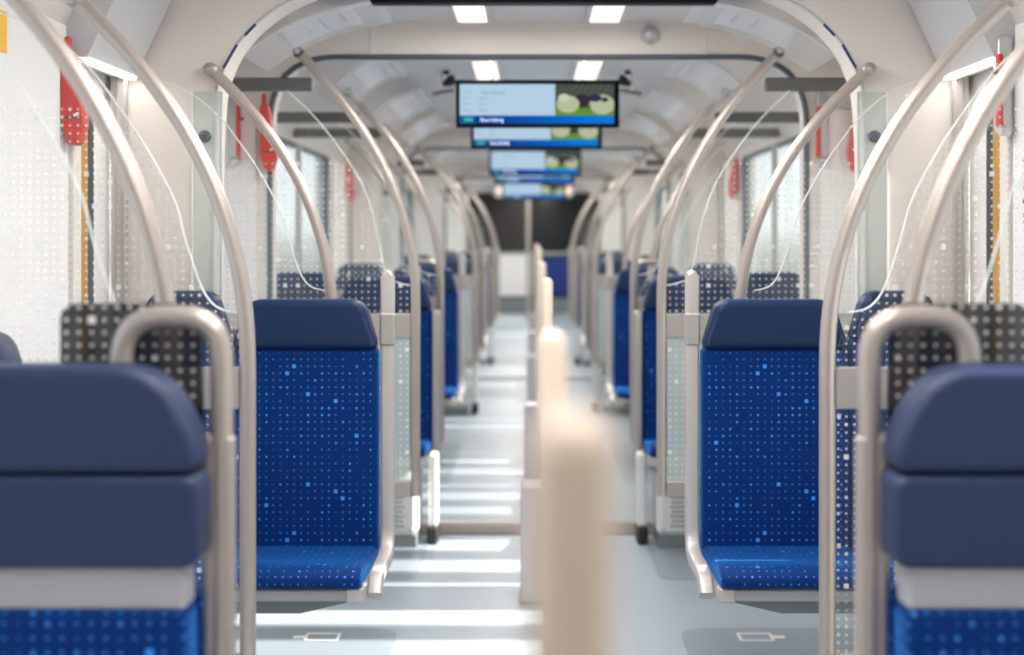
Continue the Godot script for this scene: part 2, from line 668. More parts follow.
func walls() -> void:
	var k := 0
	for s in [-1, 1]:
		var name_side: String = "left" if s < 0 else "right"
		var w := struct("wall_" + name_side, "cream side wall with white pillars between the windows, %s side" % name_side)
		part("lower_panel", long_box(s * 1.33, s * 1.42, 0.0, 0.93, BACK, 4.0), M.cream, w)
		part("lower_panel", long_box(s * 1.33, s * 1.42, 0.0, 0.93, 5.5, END), M.cream, w)
		part("upper_panel", long_box(s * 1.335, s * 1.42, 1.90, 2.30, BACK, END), M.cream, w)
		var at := 5.5
		var solid := [[BACK, 0.9], [3.40, 4.0], [5.5, 5.62], [6.62, 6.72], [9.2, 9.95], [12.4, 13.1], [15.5, 16.2], [18.6, 19.3], [21.7, 22.5], [25.5, END]]
		for e in solid:
			part("pillar", long_box(s * 1.33, s * 1.42, 0.93, 1.90, e[0], e[1]), M.cream, w)
		# white pillar covers that stand proud of the wall, the nearest one finely ribbed
		var ribs := PackedVector2Array([Vector2(s * 1.33, 3.395)])
		for i in 66:
			ribs.append(Vector2(s * (1.312 - (0.008 if i % 2 else 0.0)), 3.395 + i * 0.0085))
		ribs.append(Vector2(s * 1.33, 3.395 + 65 * 0.0085))
		var lie := Transform3D(Basis(Vector3(1, 0, 0), Vector3(0, 0, -1), Vector3(0, 1, 0)), Vector3.ZERO)
		part("ribbed_cover", MB.new().prism(ribs, 0.9, 1.96, lie), M.rib, w, "white finely ribbed wall panel beside the door")
		part("cover_trim", long_box(s * 1.29, s * 1.33, 0.0, 1.9, 3.96, 4.02), M.cream, w)
		for e in [[9.28, 9.88], [12.5, 13.0], [15.6, 16.1], [18.7, 19.2]]:
			part("pillar_cover", long_box(s * 1.30, s * 1.335, 0.9, 1.88, e[0], e[1], 0.012), M.white, w, "white pillar cover between two windows")
		for e in WINDOWS:
			k += 1
			var o := struct("window_%d" % k, "carriage side window, pale daylight behind, %s wall, number %d from the camera" % [name_side, WINDOWS.find(e) + 1])
			part("pane", long_box(s * 1.37, s * 1.378, 0.93, 1.90, e[0], e[1], 0.0), M.tinted if e[0] > 6.7 else M.window, o)
			part("sill", long_box(s * 1.325, s * 1.37, 0.91, 0.935, e[0], e[1]), M.gasket, o)
			part("head", long_box(s * 1.335, s * 1.37, 1.88, 1.905, e[0], e[1]), M.gasket, o)
			part("jamb", long_box(s * 1.325, s * 1.37, 0.93, 1.89, e[0], e[0] + 0.035), M.gasket, o)
			part("jamb", long_box(s * 1.325, s * 1.37, 0.93, 1.89, e[1] - 0.035, e[1]), M.gasket, o)
		# entrance door in its recess
		var dr := struct("door_%d" % (1 if s < 0 else 2), "entrance door with tall window and yellow edge strip in the %s wall" % name_side)
		part("leaf", long_box(s * 1.35, s * 1.40, 0.0, 0.93, 4.0, 5.5), M.white, dr)
		part("leaf", long_box(s * 1.35, s * 1.40, 1.80, 1.90, 4.0, 5.5), M.white, dr)
		part("stile", long_box(s * 1.335, s * 1.40, 0.93, 1.80, 4.26, 4.44), M.white, dr)
		part("stile", long_box(s * 1.34, s * 1.40, 0.93, 1.80, 5.36, 5.5), M.white, dr)
		part("pane", long_box(s * 1.375, s * 1.381, 0.93, 1.80, 4.02, 5.5, 0.0), M.window, dr)
		part("gasket", long_box(s * 1.325, s * 1.395, 0.93, 1.80, 4.155, 4.25), M.rubber, dr, "dark rubber door edge")
		part("yellow_strip", long_box(s * 1.31, s * 1.345, 0.93, 1.74, 4.10, 4.15, 0.01), M.gold, dr, "mustard yellow vertical edge strip")
		part("lock_box", long_box(s * 1.315, s * 1.36, 1.47, 1.53, 4.03, 4.09, 0.006), M.steel, dr, "small grey box on the door window")
	var b := struct("wall_back", "cream end wall of the carriage behind the camera")
	part("panel", long_box(-1.42, 1.42, 0, 2.36, BACK - 0.08, BACK), M.cream, b)


# the cream ring frames that the carriage passes through
func portals() -> void:
	var n := 0
	for d in [4.45, 9.95, 15.5, 21.0]:
		n += 1
		var o := struct("portal_%d" % n, "rounded cream ring frame spanning walls and ceiling, number %d from the camera" % n)
		var line := PackedVector2Array()
		for s in [-1, 1]:
			var half := spline([[s * 1.018, 0.0], [s * 1.018, 1.2], [s * 1.012, 1.72], [s * 0.982, 1.90], [s * 0.905, 2.02], [s * 0.785, 2.11], [s * 0.63, 2.165], [s * 0.45, 2.19]], 5)
			if s > 0:
				half.reverse()
			line.append_array(half)
		line.append(Vector2(1.335, 0)); line.append(Vector2(1.335, 2.26)); line.append(Vector2(-1.335, 2.26)); line.append(Vector2(-1.335, 0))
		part("frame", MB.new().prism(line, -d - 0.16, -d), M.cream, o)
		for s in [-1, 1]:
			# the pale edge round the opening
			var edge := spline([[s * 1.018, 0.9], [s * 1.012, 1.72], [s * 0.982, 1.90], [s * 0.905, 2.02], [s * 0.785, 2.11], [s * 0.63, 2.165], [s * 0.47, 2.188]], 5)
			var path := PackedVector3Array()
			for q in edge: path.append(Vector3(q.x, q.y, -d + 0.001))
			part("edge_bead", MB.new().tube(path, 0.005, 6), M.header, o)
			if n < 3:
				# blue marks along the edge of the opening
				for e in [[0.962, 1.940, 0.085, 30.0], [0.90, 2.022, 0.05, 44.0]]:
					var bs := Basis(Vector3(0, 0, 1), deg_to_rad(-s * e[3]))
					part("blue_mark", MB.new().box(Vector3(s * e[0], e[1], -d + 0.004), Vector3(0.008, e[2], 0.005), 0.001, Basis(Vector3(0, 0, 1), deg_to_rad(s * e[3]))), M.blue, o, "small dark blue sticker on the frame edge")
	n = 0
	for d in [5.5, 11.1, 16.6, 22.2]:
		n += 1
		var o := struct("beam_%d" % n, "cream cross beam under the ceiling with a grey rubber lower edge, number %d" % n)
		var inner := rounded([[-1.03, 0.0, 0], [-1.03, 2.07, 0.26], [1.03, 2.07, 0.26], [1.03, 0.0, 0]], 10)
		var line := inner.duplicate()
		line.append(Vector2(1.335, 0)); line.append(Vector2(1.335, 2.27)); line.append(Vector2(-1.335, 2.27)); line.append(Vector2(-1.335, 0))
		part("frame", MB.new().prism(line, -d - 0.13, -d), M.cream, o)
		var path := PackedVector3Array()
		for i in range(1, inner.size() - 1):
			path.append(Vector3(inner[i].x, inner[i].y, -d + 0.006))
		var seal := PackedVector3Array([Vector3(-1.03, 0.7, -d + 0.006)])
		seal.append_array(path)
		seal.append(Vector3(1.03, 0.7, -d + 0.006))
		part("edge_seal", MB.new().tube(seal, 0.011, 8), M.gasket, o, "grey rubber seal round the opening")
		for s in [-1, 1]:
			part("white_cover", MB.new().box(Vector3(s * 1.165, 1.38, -d + 0.008), Vector3(0.17, 0.98, 0.016), 0.006), M.white, o, "white cover panel on the upright of the beam")
			part("joint_cover", MB.new().box(Vector3(s * 0.63, 2.15, -d + 0.004), Vector3(0.035, 0.15, 0.008), 0.002), M.cream, o)


func lights_on_ceiling() -> void:
	var names := ["from the camera to the first beam", "between the first and second beam", "between the second and third beam", "between the third and fourth beam", "added beyond the fourth beam"]
	var k := 0
	for e in [[0.10, 5.38], [5.75, 10.98], [11.35, 16.48], [16.85, 22.1], [22.6, 25.7]]:  # the last pair is added to brighten the far end
		for s in [-1, 1]:
			var t := thing("ceiling_light", "long white ceiling light strip %s, %s of the aisle" % [names[k], "left" if s < 0 else "right"], "ceiling light", P(s * 0.247, 2.206, (e[0] + e[1]) / 2), "ceiling light strips")
			var l: float = e[1] - e[0]
			part("housing", MB.new().box(Vector3(0, -0.006, 0), Vector3(0.15, 0.02, l), 0.004), M.header, t)
			part("diffuser", MB.new().box(Vector3(0, -0.017, 0), Vector3(0.11, 0.012, l - 0.02), 0.003), M.lamp, t, "glowing white lamp cover")
			var a := AreaLight3D.new()
			a.name = "strip_lamp"
			a.area_size = Vector2(0.11, l - 0.45)
			a.light_color = Color(1.0, 0.965, 0.935)
			a.light_energy = (0.6 if k == 0 else 0.48) * l
			a.area_range = 30.0
			a.shadow_enabled = true
			t.add_child(a)
			a.position = Vector3(0, -0.028, 0)
			a.rotation_degrees = Vector3(-90, 0, 0)
		k += 1


func end_wall() -> void:
	var o := struct("wall_end", "far end of the carriage with dark glazing above white and blue panels")
	part("panel", long_box(-1.42, 1.42, 0, 2.36, END, END + 0.08), M.dust, o)
	part("dark_glass", long_box(-1.2, -0.1, 1.12, 2.1, END - 0.03, END), M.dust, o)
	part("dark_glass", long_box(-0.04, 1.25, 1.12, 2.1, END - 0.03, END), M.night, o)
	part("white_panel", long_box(-0.62, -0.02, 0.32, 1.08, END - 0.05, END), M.white, o)
	part("blue_panel", long_box(0.18, 0.75, 0.34, 1.02, END - 0.06, END), M.seatblue, o)
	part("sill", long_box(-1.2, 1.25, 1.07, 1.12, END - 0.07, END), M.grey, o)
	part("kick_panel", long_box(-1.0, 1.0, 0.0, 0.28, END - 0.04, END), M.plinth, o)
	for s in [-1, 1]:
		var t := thing("round_lamp", "small round glowing lamp at the far %s upper corner of the aisle" % ("left" if s < 0 else "right"), "lamp", P(s * 0.53, 2.10, 21.75), "round lamps at the far end")
		var tf := Transform3D(Basis(Vector3(1, 0, 0), PI / 2), Vector3.ZERO)
		part("housing", MB.new().lathe(pv2([[0.0, -0.35], [0.10, -0.35], [0.10, 0.0], [0.085, 0.01], [0.0, 0.0]]), 20, tf), M.header, t)
		part("diffuser", MB.new().lathe(pv2([[0.0, 0.005], [0.035, 0.005], [0.028, 0.016], [0.0, 0.022]]), 20, tf), M.lamp_warm, t)
		var l := OmniLight3D.new()
		l.name = "lamp_light"
		l.light_energy = 0.003
		l.light_size = 0.06
		l.omni_range = 20.0
		l.omni_attenuation = 2.0
		l.shadow_enabled = true
		t.add_child(l)
		l.position = Vector3(0, 0, 0.12)
	var p := thing("aisle_pole", "tall beige grab pole standing in front of the dark far end glazing", "pole", P(-0.085, 0, 23.6))
	part("tube", MB.new().tube(PackedVector3Array([Vector3(0, 0, 0), Vector3(0, 1.1, 0), Vector3(0, 2.205, 0)]), 0.034, 12), M.tube, p)
	part("foot_flange", MB.new().lathe(pv2([[0.0, 0.0], [0.07, 0.0], [0.07, 0.015], [0.04, 0.03], [0.0, 0.03]]), 16), M.steel, p)


func outside() -> void:
	var g := struct("ground", "pale concrete station ground outside the carriage")
	part("slab", MB.new().box(Vector3(0, -1.15, -12), Vector3(160, 0.3, 160), 0.0), M.concrete, g)
	# unseen slatted roof, placed out of view so its gaps stripe the floor
	var c := struct("unseen_canopy", "unseen slatted roof, out of view, placed to stripe the floor with shade")
	for i in 72:
		part("slat", long_box(3.7, 7.4, 4.15, 4.23, -2.0 + i * 0.405, -2.0 + i * 0.405 + 0.2), M.slat, c)
	for x in [3.75, 7.35]:
		part("rafter", long_box(x - 0.05, x + 0.05, 4.23, 4.38, -2.2, 27.6), M.slat, c)
	for d in [-1.8, 8.0, 17.6, 27.4]:
		part("column", long_box(7.28, 7.44, -1.0, 4.23, d, d + 0.16), M.slat, c)


# ---------------------------------------------------------------- arched draught screens
const ARCH := {"A": [0.64, 1.10, 0.405, 0.237, 1.895], "B": [0.455, 1.15, 0.465, 0.0608, 2.064]}   # upright x, height where it starts to lean, square and cubic lean, top
const EDGE_A := [[0.662, 1.213], [0.708, 1.226], [0.741, 1.270], [0.775, 1.37], [0.80, 1.458], [0.86, 1.57], [0.917, 1.656], [1.00, 1.76], [1.12, 1.845], [1.28, 1.88]]
const EDGE_B := [[0.475, 1.20], [0.52, 1.21], [0.565, 1.245], [0.609, 1.442], [0.665, 1.594], [0.80, 1.79], [0.94, 1.93]]


func arch_screen(s: float, d: float, kind: String, label: String, printed: bool) -> void:
	var t := thing("draught_screen", label, "draught screen", P(0, 0, d), "arched draught screens along the aisle")
	var lean: Array = ARCH[kind].duplicate()
	if kind == "A" and s > 0.0:   # on the right these stand a little closer to the aisle
		lean[0] -= 0.024
		lean[2] += 0.038
	var arch := [[lean[0], 0.42], [lean[0], 0.8]]
	for i in 21:
		var h: float = lerpf(lean[1], lean[4], i / 20.0)
		var q: float = h - lean[1]
		arch.append([lean[0] + lean[2] * q * q + lean[3] * q * q * q, h])
	var edge: Array = EDGE_A if kind == "A" else EDGE_B
	var x0: float = lean[0]
	var xo := 1.28
	var path := PackedVector3Array()
	for q in arch:
		path.append(Vector3(s * q[0], q[1], 0))
	part("arched_pole", MB.new().tube(path, 0.0175, 14), M.tube, t)
	# flattened end with its bolt
	var tip := Vector3(s * arch[-1][0], arch[-1][1], 0)
	var cap := MB.new().lathe(pv2([[0.0, -0.02], [0.021, -0.02], [0.021, 0.016], [0.016, 0.02], [0.0, 0.02]]), 16, Transform3D(Basis(Vector3(1, 0, 0), PI / 2), tip))
	var pe := part("end_cap", cap, M.bracket if kind == "B" else M.tube, t)
	part("bolt", MB.new().lathe(pv2([[0.0, 0.02], [0.008, 0.02], [0.007, 0.026], [0.0, 0.026]]), 12, Transform3D(Basis(Vector3(1, 0, 0), PI / 2), tip)), M.silver, pe)
	# upper glass with its concave edge
	var line := PackedVector2Array([Vector2(s * xo, 1.10), Vector2(s * (x0 + 0.012), 1.10)])
	var rim := spline(edge, 5)
	if kind == "B":
		rim.append(Vector2(s * s * xo, 1.94))
	for q in rim:
		line.append(Vector2(s * q.x, q.y))
	if kind == "A":
		line.append(Vector2(s * xo, 1.5))
	var glass := part("upper_glass", MB.new().prism(line, -0.004, 0.004), M.glass, t)
	var ep := PackedVector3Array()
	for q in rim:
		ep.append(Vector3(s * q.x, q.y, 0))
	part("polished_edge", MB.new().tube(ep, 0.0024, 6), M.edge, glass)
	var per := 0.28 if kind == "A" else 0.38   # the dots of the tall screens stand wider apart
	if printed:
		# the print thins out towards the top: it ends below the glass edge
		var dl := PackedVector2Array()
		for q in line:
			dl.append(Vector2(q.x, minf(q.y, 1.66)))
		var o := MB.new()
		var tr := Geometry2D.triangulate_polygon(dl)
		for k in range(0, tr.size(), 3):
			var a := dl[tr[k]]; var b := dl[tr[k + 1]]; var c := dl[tr[k + 2]]
			o.tri(Vector3(a.x, a.y, 0.0052), Vector3(b.x, b.y, 0.0052), Vector3(c.x, c.y, 0.0052), -1, a / per, b / per, c / per)
		part("dot_print", o, M.dots, glass, "grid of small white printed squares")
	# holder plate, lower glass, lower holder
	part("holder_plate", MB.new().box(Vector3(s * (x0 + 0.017 + xo) / 2, 1.05, 0), Vector3(xo - x0 - 0.017, 0.092, 0.016), 0.004), M.plate, t, "grey metal holder plate")
	part("rivet", MB.new().lathe(pv2([[0.0, 0.008], [0.006, 0.008], [0.004, 0.012], [0.0, 0.012]]), 10, Transform3D(Basis(Vector3(1, 0, 0), PI / 2), Vector3(s * (x0 + 0.10), 1.05, 0))), M.silver, t)
	var low := part("lower_glass", MB.new().box(Vector3(s * (x0 + 0.02 + xo) / 2, 0.74, 0), Vector3(xo - x0 - 0.02, 0.53, 0.008), 0.0), M.frost if kind == "B" else M.glass, t)
	if printed:
		var o := MB.new()
		var a := Vector2(x0 + 0.02, 0.476); var b := Vector2(xo, 1.004)
		o.quad(Vector3(s * a.x, a.y, 0.0052), Vector3(s * b.x, a.y, 0.0052), Vector3(s * b.x, b.y, 0.0052), Vector3(s * a.x, b.y, 0.0052), -1, a / per, Vector2(b.x, a.y) / per, b / per, Vector2(a.x, b.y) / per)
		part("dot_print", o, M.dots, low, "grid of small white printed squares")
	part("lower_holder", MB.new().box(Vector3(s * (x0 + 0.017 + xo) / 2, 0.445, 0), Vector3(xo - x0 - 0.017, 0.06, 0.018), 0.004), M.plate, t)
	if kind == "B" or absf(d - 7.75) < 0.01:
		# dark bracket that ties the arch and the tall glass to the side wall
		part("wall_bracket", MB.new().box(Vector3(s * 1.08, 1.945, -0.012), Vector3(0.48, 0.05, 0.035), 0.006), M.bracket, t, "dark grey bracket reaching to the wall")
	# a thin stile that carries the screen down to the floor at the wall side
	part("wall_stile", MB.new().box(Vector3(s * 1.29, 0.94, 0), Vector3(0.03, 1.88, 0.03), 0.004), M.plate, t)


func draught_screens() -> void:
	var ord := ["nearest", "second nearest", "third nearest", "fourth nearest", "fifth nearest", "sixth nearest", "seventh nearest", "eighth nearest", "ninth nearest", "tenth nearest", "eleventh nearest", "twelfth nearest"]
	var spots := [[2.45, "A"], [3.1, "A"], [4.415, "A"], [5.3, "B"], [6.75, "B"], [7.75, "A"], [9.91, "A"], [10.85, "B"], [12.35, "B"], [15.2, "A"], [16.52, "B"], [17.45, "B"]]
	for s in [-1, 1]:
		for i in spots.size():
			var side := "left" if s < 0 else "right"
			var what := "low arched pole bolted to the ring frame" if spots[i][1] == "A" else "tall arched pole rising to the cross beam"
			arch_screen(s, spots[i][0], spots[i][1], "%s glass screen %s of the aisle, %s" % [ord[i], side, what], i in [1, 3, 4])


# ---------------------------------------------------------------- seats
func seat_facing(kind: String, s: float, w: float, label: String, at: Vector3, group: String) -> Node3D:
	# back plane at z = 0, faces +z; s < 0: left of the aisle, so its aisle end is at +x
	var t := thing("passenger_chair", label, "seat", at, group)
	var lift: float = {"window": 0.025, "low": -0.01}.get(kind, 0.0)
	var tf := Transform3D(Basis(), Vector3.ZERO)
	part("backrest", MB.new().pillow(rounded([[-w / 2, 0.42, 0.02], [w / 2, 0.42, 0.02], [w / 2, 1.043 + lift, 0.02], [-w / 2, 1.043 + lift, 0.02]], 4), -0.075, 0.0, 0.012, tf), M.cloth, t)
	var hl := rounded([[-w / 2, 1.043 + lift, 0.024], [w / 2, 1.043 + lift, 0.024], [w / 2 - 0.044, 1.19 + lift, 0.045], [-w / 2 + 0.044, 1.19 + lift, 0.045]], 6)
	var head := part("headrest", MB.new().pillow(hl, -0.085, 0.02, 0.02, tf, 0.5, 5), M.navy, t, "smooth navy blue headrest")
	for e in [-1, 1]:
		var path := PackedVector3Array()
		for q in spline([[e * (w / 2 - 0.017), 1.055 + lift], [e * (w / 2 - 0.022), 1.085 + lift], [e * (w / 2 - 0.058), 1.172 + lift]], 5):
			path.append(Vector3(q.x, q.y, 0.0165))
		part("seam", MB.new().tube(path, 0.0028, 6), M.piping, head)
	var cl := spline([[-0.03, 0.452], [0.08, 0.449], [0.20, 0.456], [0.31, 0.474], [0.385, 0.480], [0.425, 0.466], [0.437, 0.448], [0.430, 0.430], [0.38, 0.418]], 4)
	cl.append(Vector2(-0.03, 0.405))
	part("cushion", MB.new().pillow(cl, -w / 2, w / 2, 0.016, side_view(), 0.5, 4), M.cloth, t)
	part("back_shell", MB.new().pillow(rounded([[-w / 2 + 0.005, 0.36, 0.03], [w / 2 - 0.005, 0.36, 0.03], [w / 2 - 0.005, 1.07 + lift, 0.03], [-w / 2 + 0.005, 1.07 + lift, 0.03]], 3), -0.10, -0.07, 0.01), M.grey, t, "light grey plastic back shell")
	var fr := part("seat_frame", MB.new().box(Vector3(0, 0.404, 0.385), Vector3(w - 0.006, 0.033, 0.05), 0.004).box(Vector3(0, 0.395, 0.17), Vector3(w - 0.05, 0.02, 0.4), 0.004), M.grey, t)
	part("end_block", MB.new().box(Vector3(-s * (w / 2 - 0.018), 0.404, 0.390), Vector3(0.046, 0.04, 0.052), 0.004), M.steel, fr)
	# the pan under the cushion, cut away at the aisle end
	var e1 := -s * (w / 2 - 0.03)
	var pan := pv2([[e1, 0.388], [e1, 0.37], [e1 + s * 0.15, 0.335], [s * w / 2, 0.335], [s * w / 2, 0.388]])
	part("seat_pan", MB.new().prism(pan, 0.02, 0.33), M.pan, t)
	if kind == "window" or kind == "low":
		part("wall_support", MB.new().box(Vector3(s * (w / 2 + 0.02), 0.30, 0.15), Vector3(0.05, 0.14, 0.30), 0.006), M.pan, t)
		part("wall_leg", MB.new().box(Vector3(s * (w / 2 - 0.03), 0.17, 0.15), Vector3(0.06, 0.34, 0.24), 0.006), M.pan, t)
	elif kind == "post":
		# the flat steel side frame that ends in a foot below the cushion
		var path := PackedVector3Array()
		for q in spline([[-0.035, 1.262], [-0.035, 0.9], [-0.035, 0.56], [-0.028, 0.47], [0.0, 0.435], [0.06, 0.425], [0.22, 0.425], [0.30, 0.415], [0.335, 0.385]], 4):
			path.append(Vector3(-s * (w / 2 + 0.027), q.y, q.x))
		var po := part("side_frame", MB.new().sweep(path, rect(0.042, 0.036, 0.01, 3), Vector3(1, 0, 0)), M.steel, t, "brushed steel side frame")
		part("collar", MB.new().box(Vector3(-s * (w / 2 + 0.027), 1.10, -0.033), Vector3(0.047, 0.10, 0.043), 0.006), M.plate, po)
		part("top_clip", MB.new().box(Vector3(-s * (w / 2 + 0.027), 1.262, -0.035), Vector3(0.03, 0.03, 0.03), 0.008, Basis(Vector3(0, 0, 1), 0.6)), M.steel, po)
	else:
		var bl := rounded([[-0.045, 0.33, 0.02], [0.03, 0.33, 0.02], [0.03, 1.04, 0.03], [-0.045, 1.04, 0.03]], 4)
		part("side_board", MB.new().pillow(bl, -0.018, 0.018, 0.008, Transform3D(side_view().basis, Vector3(-s * (w / 2 + 0.021), 0, 0))), M.plate, t, "grey side board with a rounded top")
		part("side_support", MB.new().box(Vector3(-s * (w / 2 + 0.018), 0.24, 0.14), Vector3(0.042, 0.33, 0.12), 0.01), M.box, t)
		part("foot", MB.new().box(Vector3(-s * (w / 2 + 0.016), 0.04, 0.14), Vector3(0.05, 0.08, 0.15), 0.01), M.rubber, t, "black rubber foot")
	return t


func seat_away(s: float, label: String, at: Vector3, group: String, panel: bool) -> Node3D:
	# the back is at z = 0 and faces +z, the seat itself is beyond it
	var w := 0.45
	var t := thing("passenger_chair", label, "seat", at, group)
	var hl := rounded([[-w / 2, 1.038, 0.025], [w / 2, 1.038, 0.025], [w / 2 - 0.008, 1.10, 0.09], [w / 2 - 0.066, 1.19, 0.06], [-w / 2 + 0.066, 1.19, 0.06], [-w / 2 + 0.008, 1.10, 0.09]], 8)
	part("headrest", MB.new().pillow(hl, -0.10, 0.0, 0.014), M.shell, t, "smooth navy blue headrest seen from behind")
	part("back_cover", MB.new().pillow(rounded([[-w / 2, 0.902, 0.022], [w / 2, 0.902, 0.022], [w / 2, 1.035, 0.022], [-w / 2, 1.035, 0.022]], 3), -0.10, 0.0, 0.011), M.shell, t)
	part("grey_band", MB.new().box(Vector3(0, 0.872, -0.045), Vector3(w - 0.04, 0.068, 0.06), 0.006), M.strip, t, "pale grey band across the back")
	part("lower_back", MB.new().pillow(rounded([[-w / 2 + 0.018, 0.44, 0.02], [w / 2 - 0.018, 0.44, 0.02], [w / 2 - 0.018, 0.842, 0.02], [-w / 2 + 0.018, 0.842, 0.02]], 3), -0.09, -0.005, 0.014), M.cloth, t, "blue dotted cloth on the lower back")
	var cl := spline([[0.08, 0.452], [-0.08, 0.449], [-0.20, 0.456], [-0.31, 0.474], [-0.385, 0.480], [-0.437, 0.448], [-0.38, 0.418]], 4)
	cl.append(Vector2(0.08, 0.405))
	if panel:
		part("folded_cushion", MB.new().pillow(rect(w - 0.03, 0.38, 0.03, 4), -0.16, -0.105, 0.02, Transform3D(Basis(), Vector3(0, 0.66, 0))), M.cloth, t)
		part("pedestal", MB.new().box(Vector3(s * 0.08, 0.23, -0.07), Vector3(0.10, 0.46, 0.08), 0.01), M.pan, t)
	else:
		part("cushion", MB.new().pillow(cl, -w / 2, w / 2, 0.016, Transform3D(side_view().basis, Vector3(0, 0, -0.09))), M.cloth, t)
		part("seat_pan", MB.new().box(Vector3(0, 0.37, -0.27), Vector3(w - 0.03, 0.07, 0.36), 0.01), M.pan, t)
		part("seat_leg", MB.new().box(Vector3(s * 0.08, 0.17, -0.22), Vector3(0.09, 0.34, 0.16), 0.01), M.pan, t)
	# loop handle at the aisle corner
	var xc: float = -s * w / 2
	var line := rounded([[xc + s * -0.008, 0.36, 0], [xc + s * -0.008, 1.256, 0.065], [xc + s * 0.143, 1.256, 0.065], [xc + s * 0.143, 0.95, 0]], 8)
	var path := PackedVector3Array()
	for q in line: path.append(Vector3(q.x, q.y, -0.125))
	var lp := part("loop_handle", MB.new().tube(path, 0.0175, 14), M.tube, t, "satin metal loop handle")
	part("leg_plate", MB.new().box(Vector3(xc - s * 0.004, 0.72, -0.125), Vector3(0.050, 0.72, 0.03), 0.012), M.tube, lp)
	if panel:
		# smoked dotted pane behind the seat corner
		var xs := -s * 0.24
		var g := rounded([[s * -0.01 + xc + s * 0.03, 0.95, 0.0], [xc + s * 0.245, 0.95, 0.0], [xc + s * 0.245, 1.275, 0.028], [xc + s * 0.03, 1.275, 0.02]], 5)
		var pn := part("smoked_pane", MB.new().prism(g, -0.158, -0.150), M.tint, t, "smoked glass pane with printed dots")
		var o := MB.new()
		var tr := Geometry2D.triangulate_polygon(g)
		for k in range(0, tr.size(), 3):
			var a := g[tr[k]]; var b := g[tr[k + 1]]; var c := g[tr[k + 2]]
			o.tri(Vector3(a.x, a.y, -0.1488), Vector3(b.x, b.y, -0.1488), Vector3(c.x, c.y, -0.1488), -1, a / 0.31, b / 0.31, c / 0.31)
		part("dot_print", o, M.dots_bold, pn)
	return t


func seats() -> void:
	var ord := ["first", "second", "third", "fourth", "fifth", "sixth", "seventh"]
	var rows := [4.29, 6.62, 8.90, 11.40, 13.40, 15.70, 18.0]
	for s in [-1, 1]:
		var side := "left" if s < 0 else "right"
		var proto := {}
		for i in rows.size():
			var kind := "post" if i % 2 == 0 else "board"
			var look := "with steel side frame" if kind == "post" else "with grey side board"
			var label := "blue dotted aisle seat %s, %s facing row, %s of the aisle" % [look, ord[i], side]
			var at := P(s * 0.706, 0, rows[i])
			if proto.has(kind):
				copy(proto[kind], label, at)
			else:
				proto[kind] = seat_facing(kind, s, 0.438, label, at, "aisle seats facing the camera")
			if i < 3 or i == 4 or i == 6:
				label = "navy headed window seat beside the %s facing aisle seat, %s of the aisle" % [ord[i], side]
				at = P(s * (1.075 if i == 0 else 1.10), 0, rows[i] + 0.01)
				if i > 1:
					copy(proto["window"], label, at)
				else:
					proto["window"] = seat_facing("window", s, 0.28 if i == 0 else 0.33, label, at, "window seats facing the camera")
		var back := [2.04, 6.98, 11.75, 15.9]
		var away: Node3D = null
		for i in back.size():
			var label := "seat seen from behind with loop handle, %s in line, %s of the aisle" % [ord[i], side]
			if i == 0:
				label = "large out-of-focus seat seen from behind with loop handle, in the near %s corner" % side
			var at := P(s * ((0.727 if s < 0 else 0.720) if i == 0 else 0.716), 0, back[i])
			if i < 2:
				away = seat_away(s, label, at, "seats turned away from the camera", i == 0)
			else:
				copy(away, label, at)
		# low boxes under the even rows
		for i in [1, 3, 5]:
			heater(s, rows[i] - 0.30, "white perforated heater box under the %s facing seat row, %s of the aisle" % [ord[i], side])
	var o := seat_facing("low", -1.0, 0.24, "navy headed seat by the ribbed wall panel, at the left picture edge", P(-1.196, 0, 2.95), "")


func heater(s: float, d: float, label: String) -> void:
	var t := thing("heater_box", label, "heater", P(s * 0.76, 0, d), "heater boxes under the seats")
	var x1 := -s * 0.235
	part("casing", MB.new().box(Vector3(0, 0.19, -0.16), Vector3(0.46, 0.27, 0.30), 0.02), M.box, t)
	part("plinth", MB.new().box(Vector3(0, 0.028, -0.17), Vector3(0.45, 0.056, 0.29), 0.004), M.plinth, t)
	var o := MB.new()
	for j in 9:
		for i in 4:
			o.box(Vector3(x1 + s * (0.07 + 0.017 * i + 0.008 * (j % 2)), 0.10 + 0.021 * j, -0.0095), Vector3(0.011, 0.011, 0.004), 0.001)
	var gp := part("grille_hole", o, M.plinth, t, "dark perforations of the grille")
	gp.set_meta("kind", "stuff")
	part("screw", MB.new().lathe(pv2([[0.0, 0.0], [0.008, 0.0], [0.006, 0.004], [0.0, 0.004]]), 10, Transform3D(Basis(Vector3(1, 0, 0), PI / 2), Vector3(x1 + s * 0.035, 0.085, -0.0095))), M.silver, t)


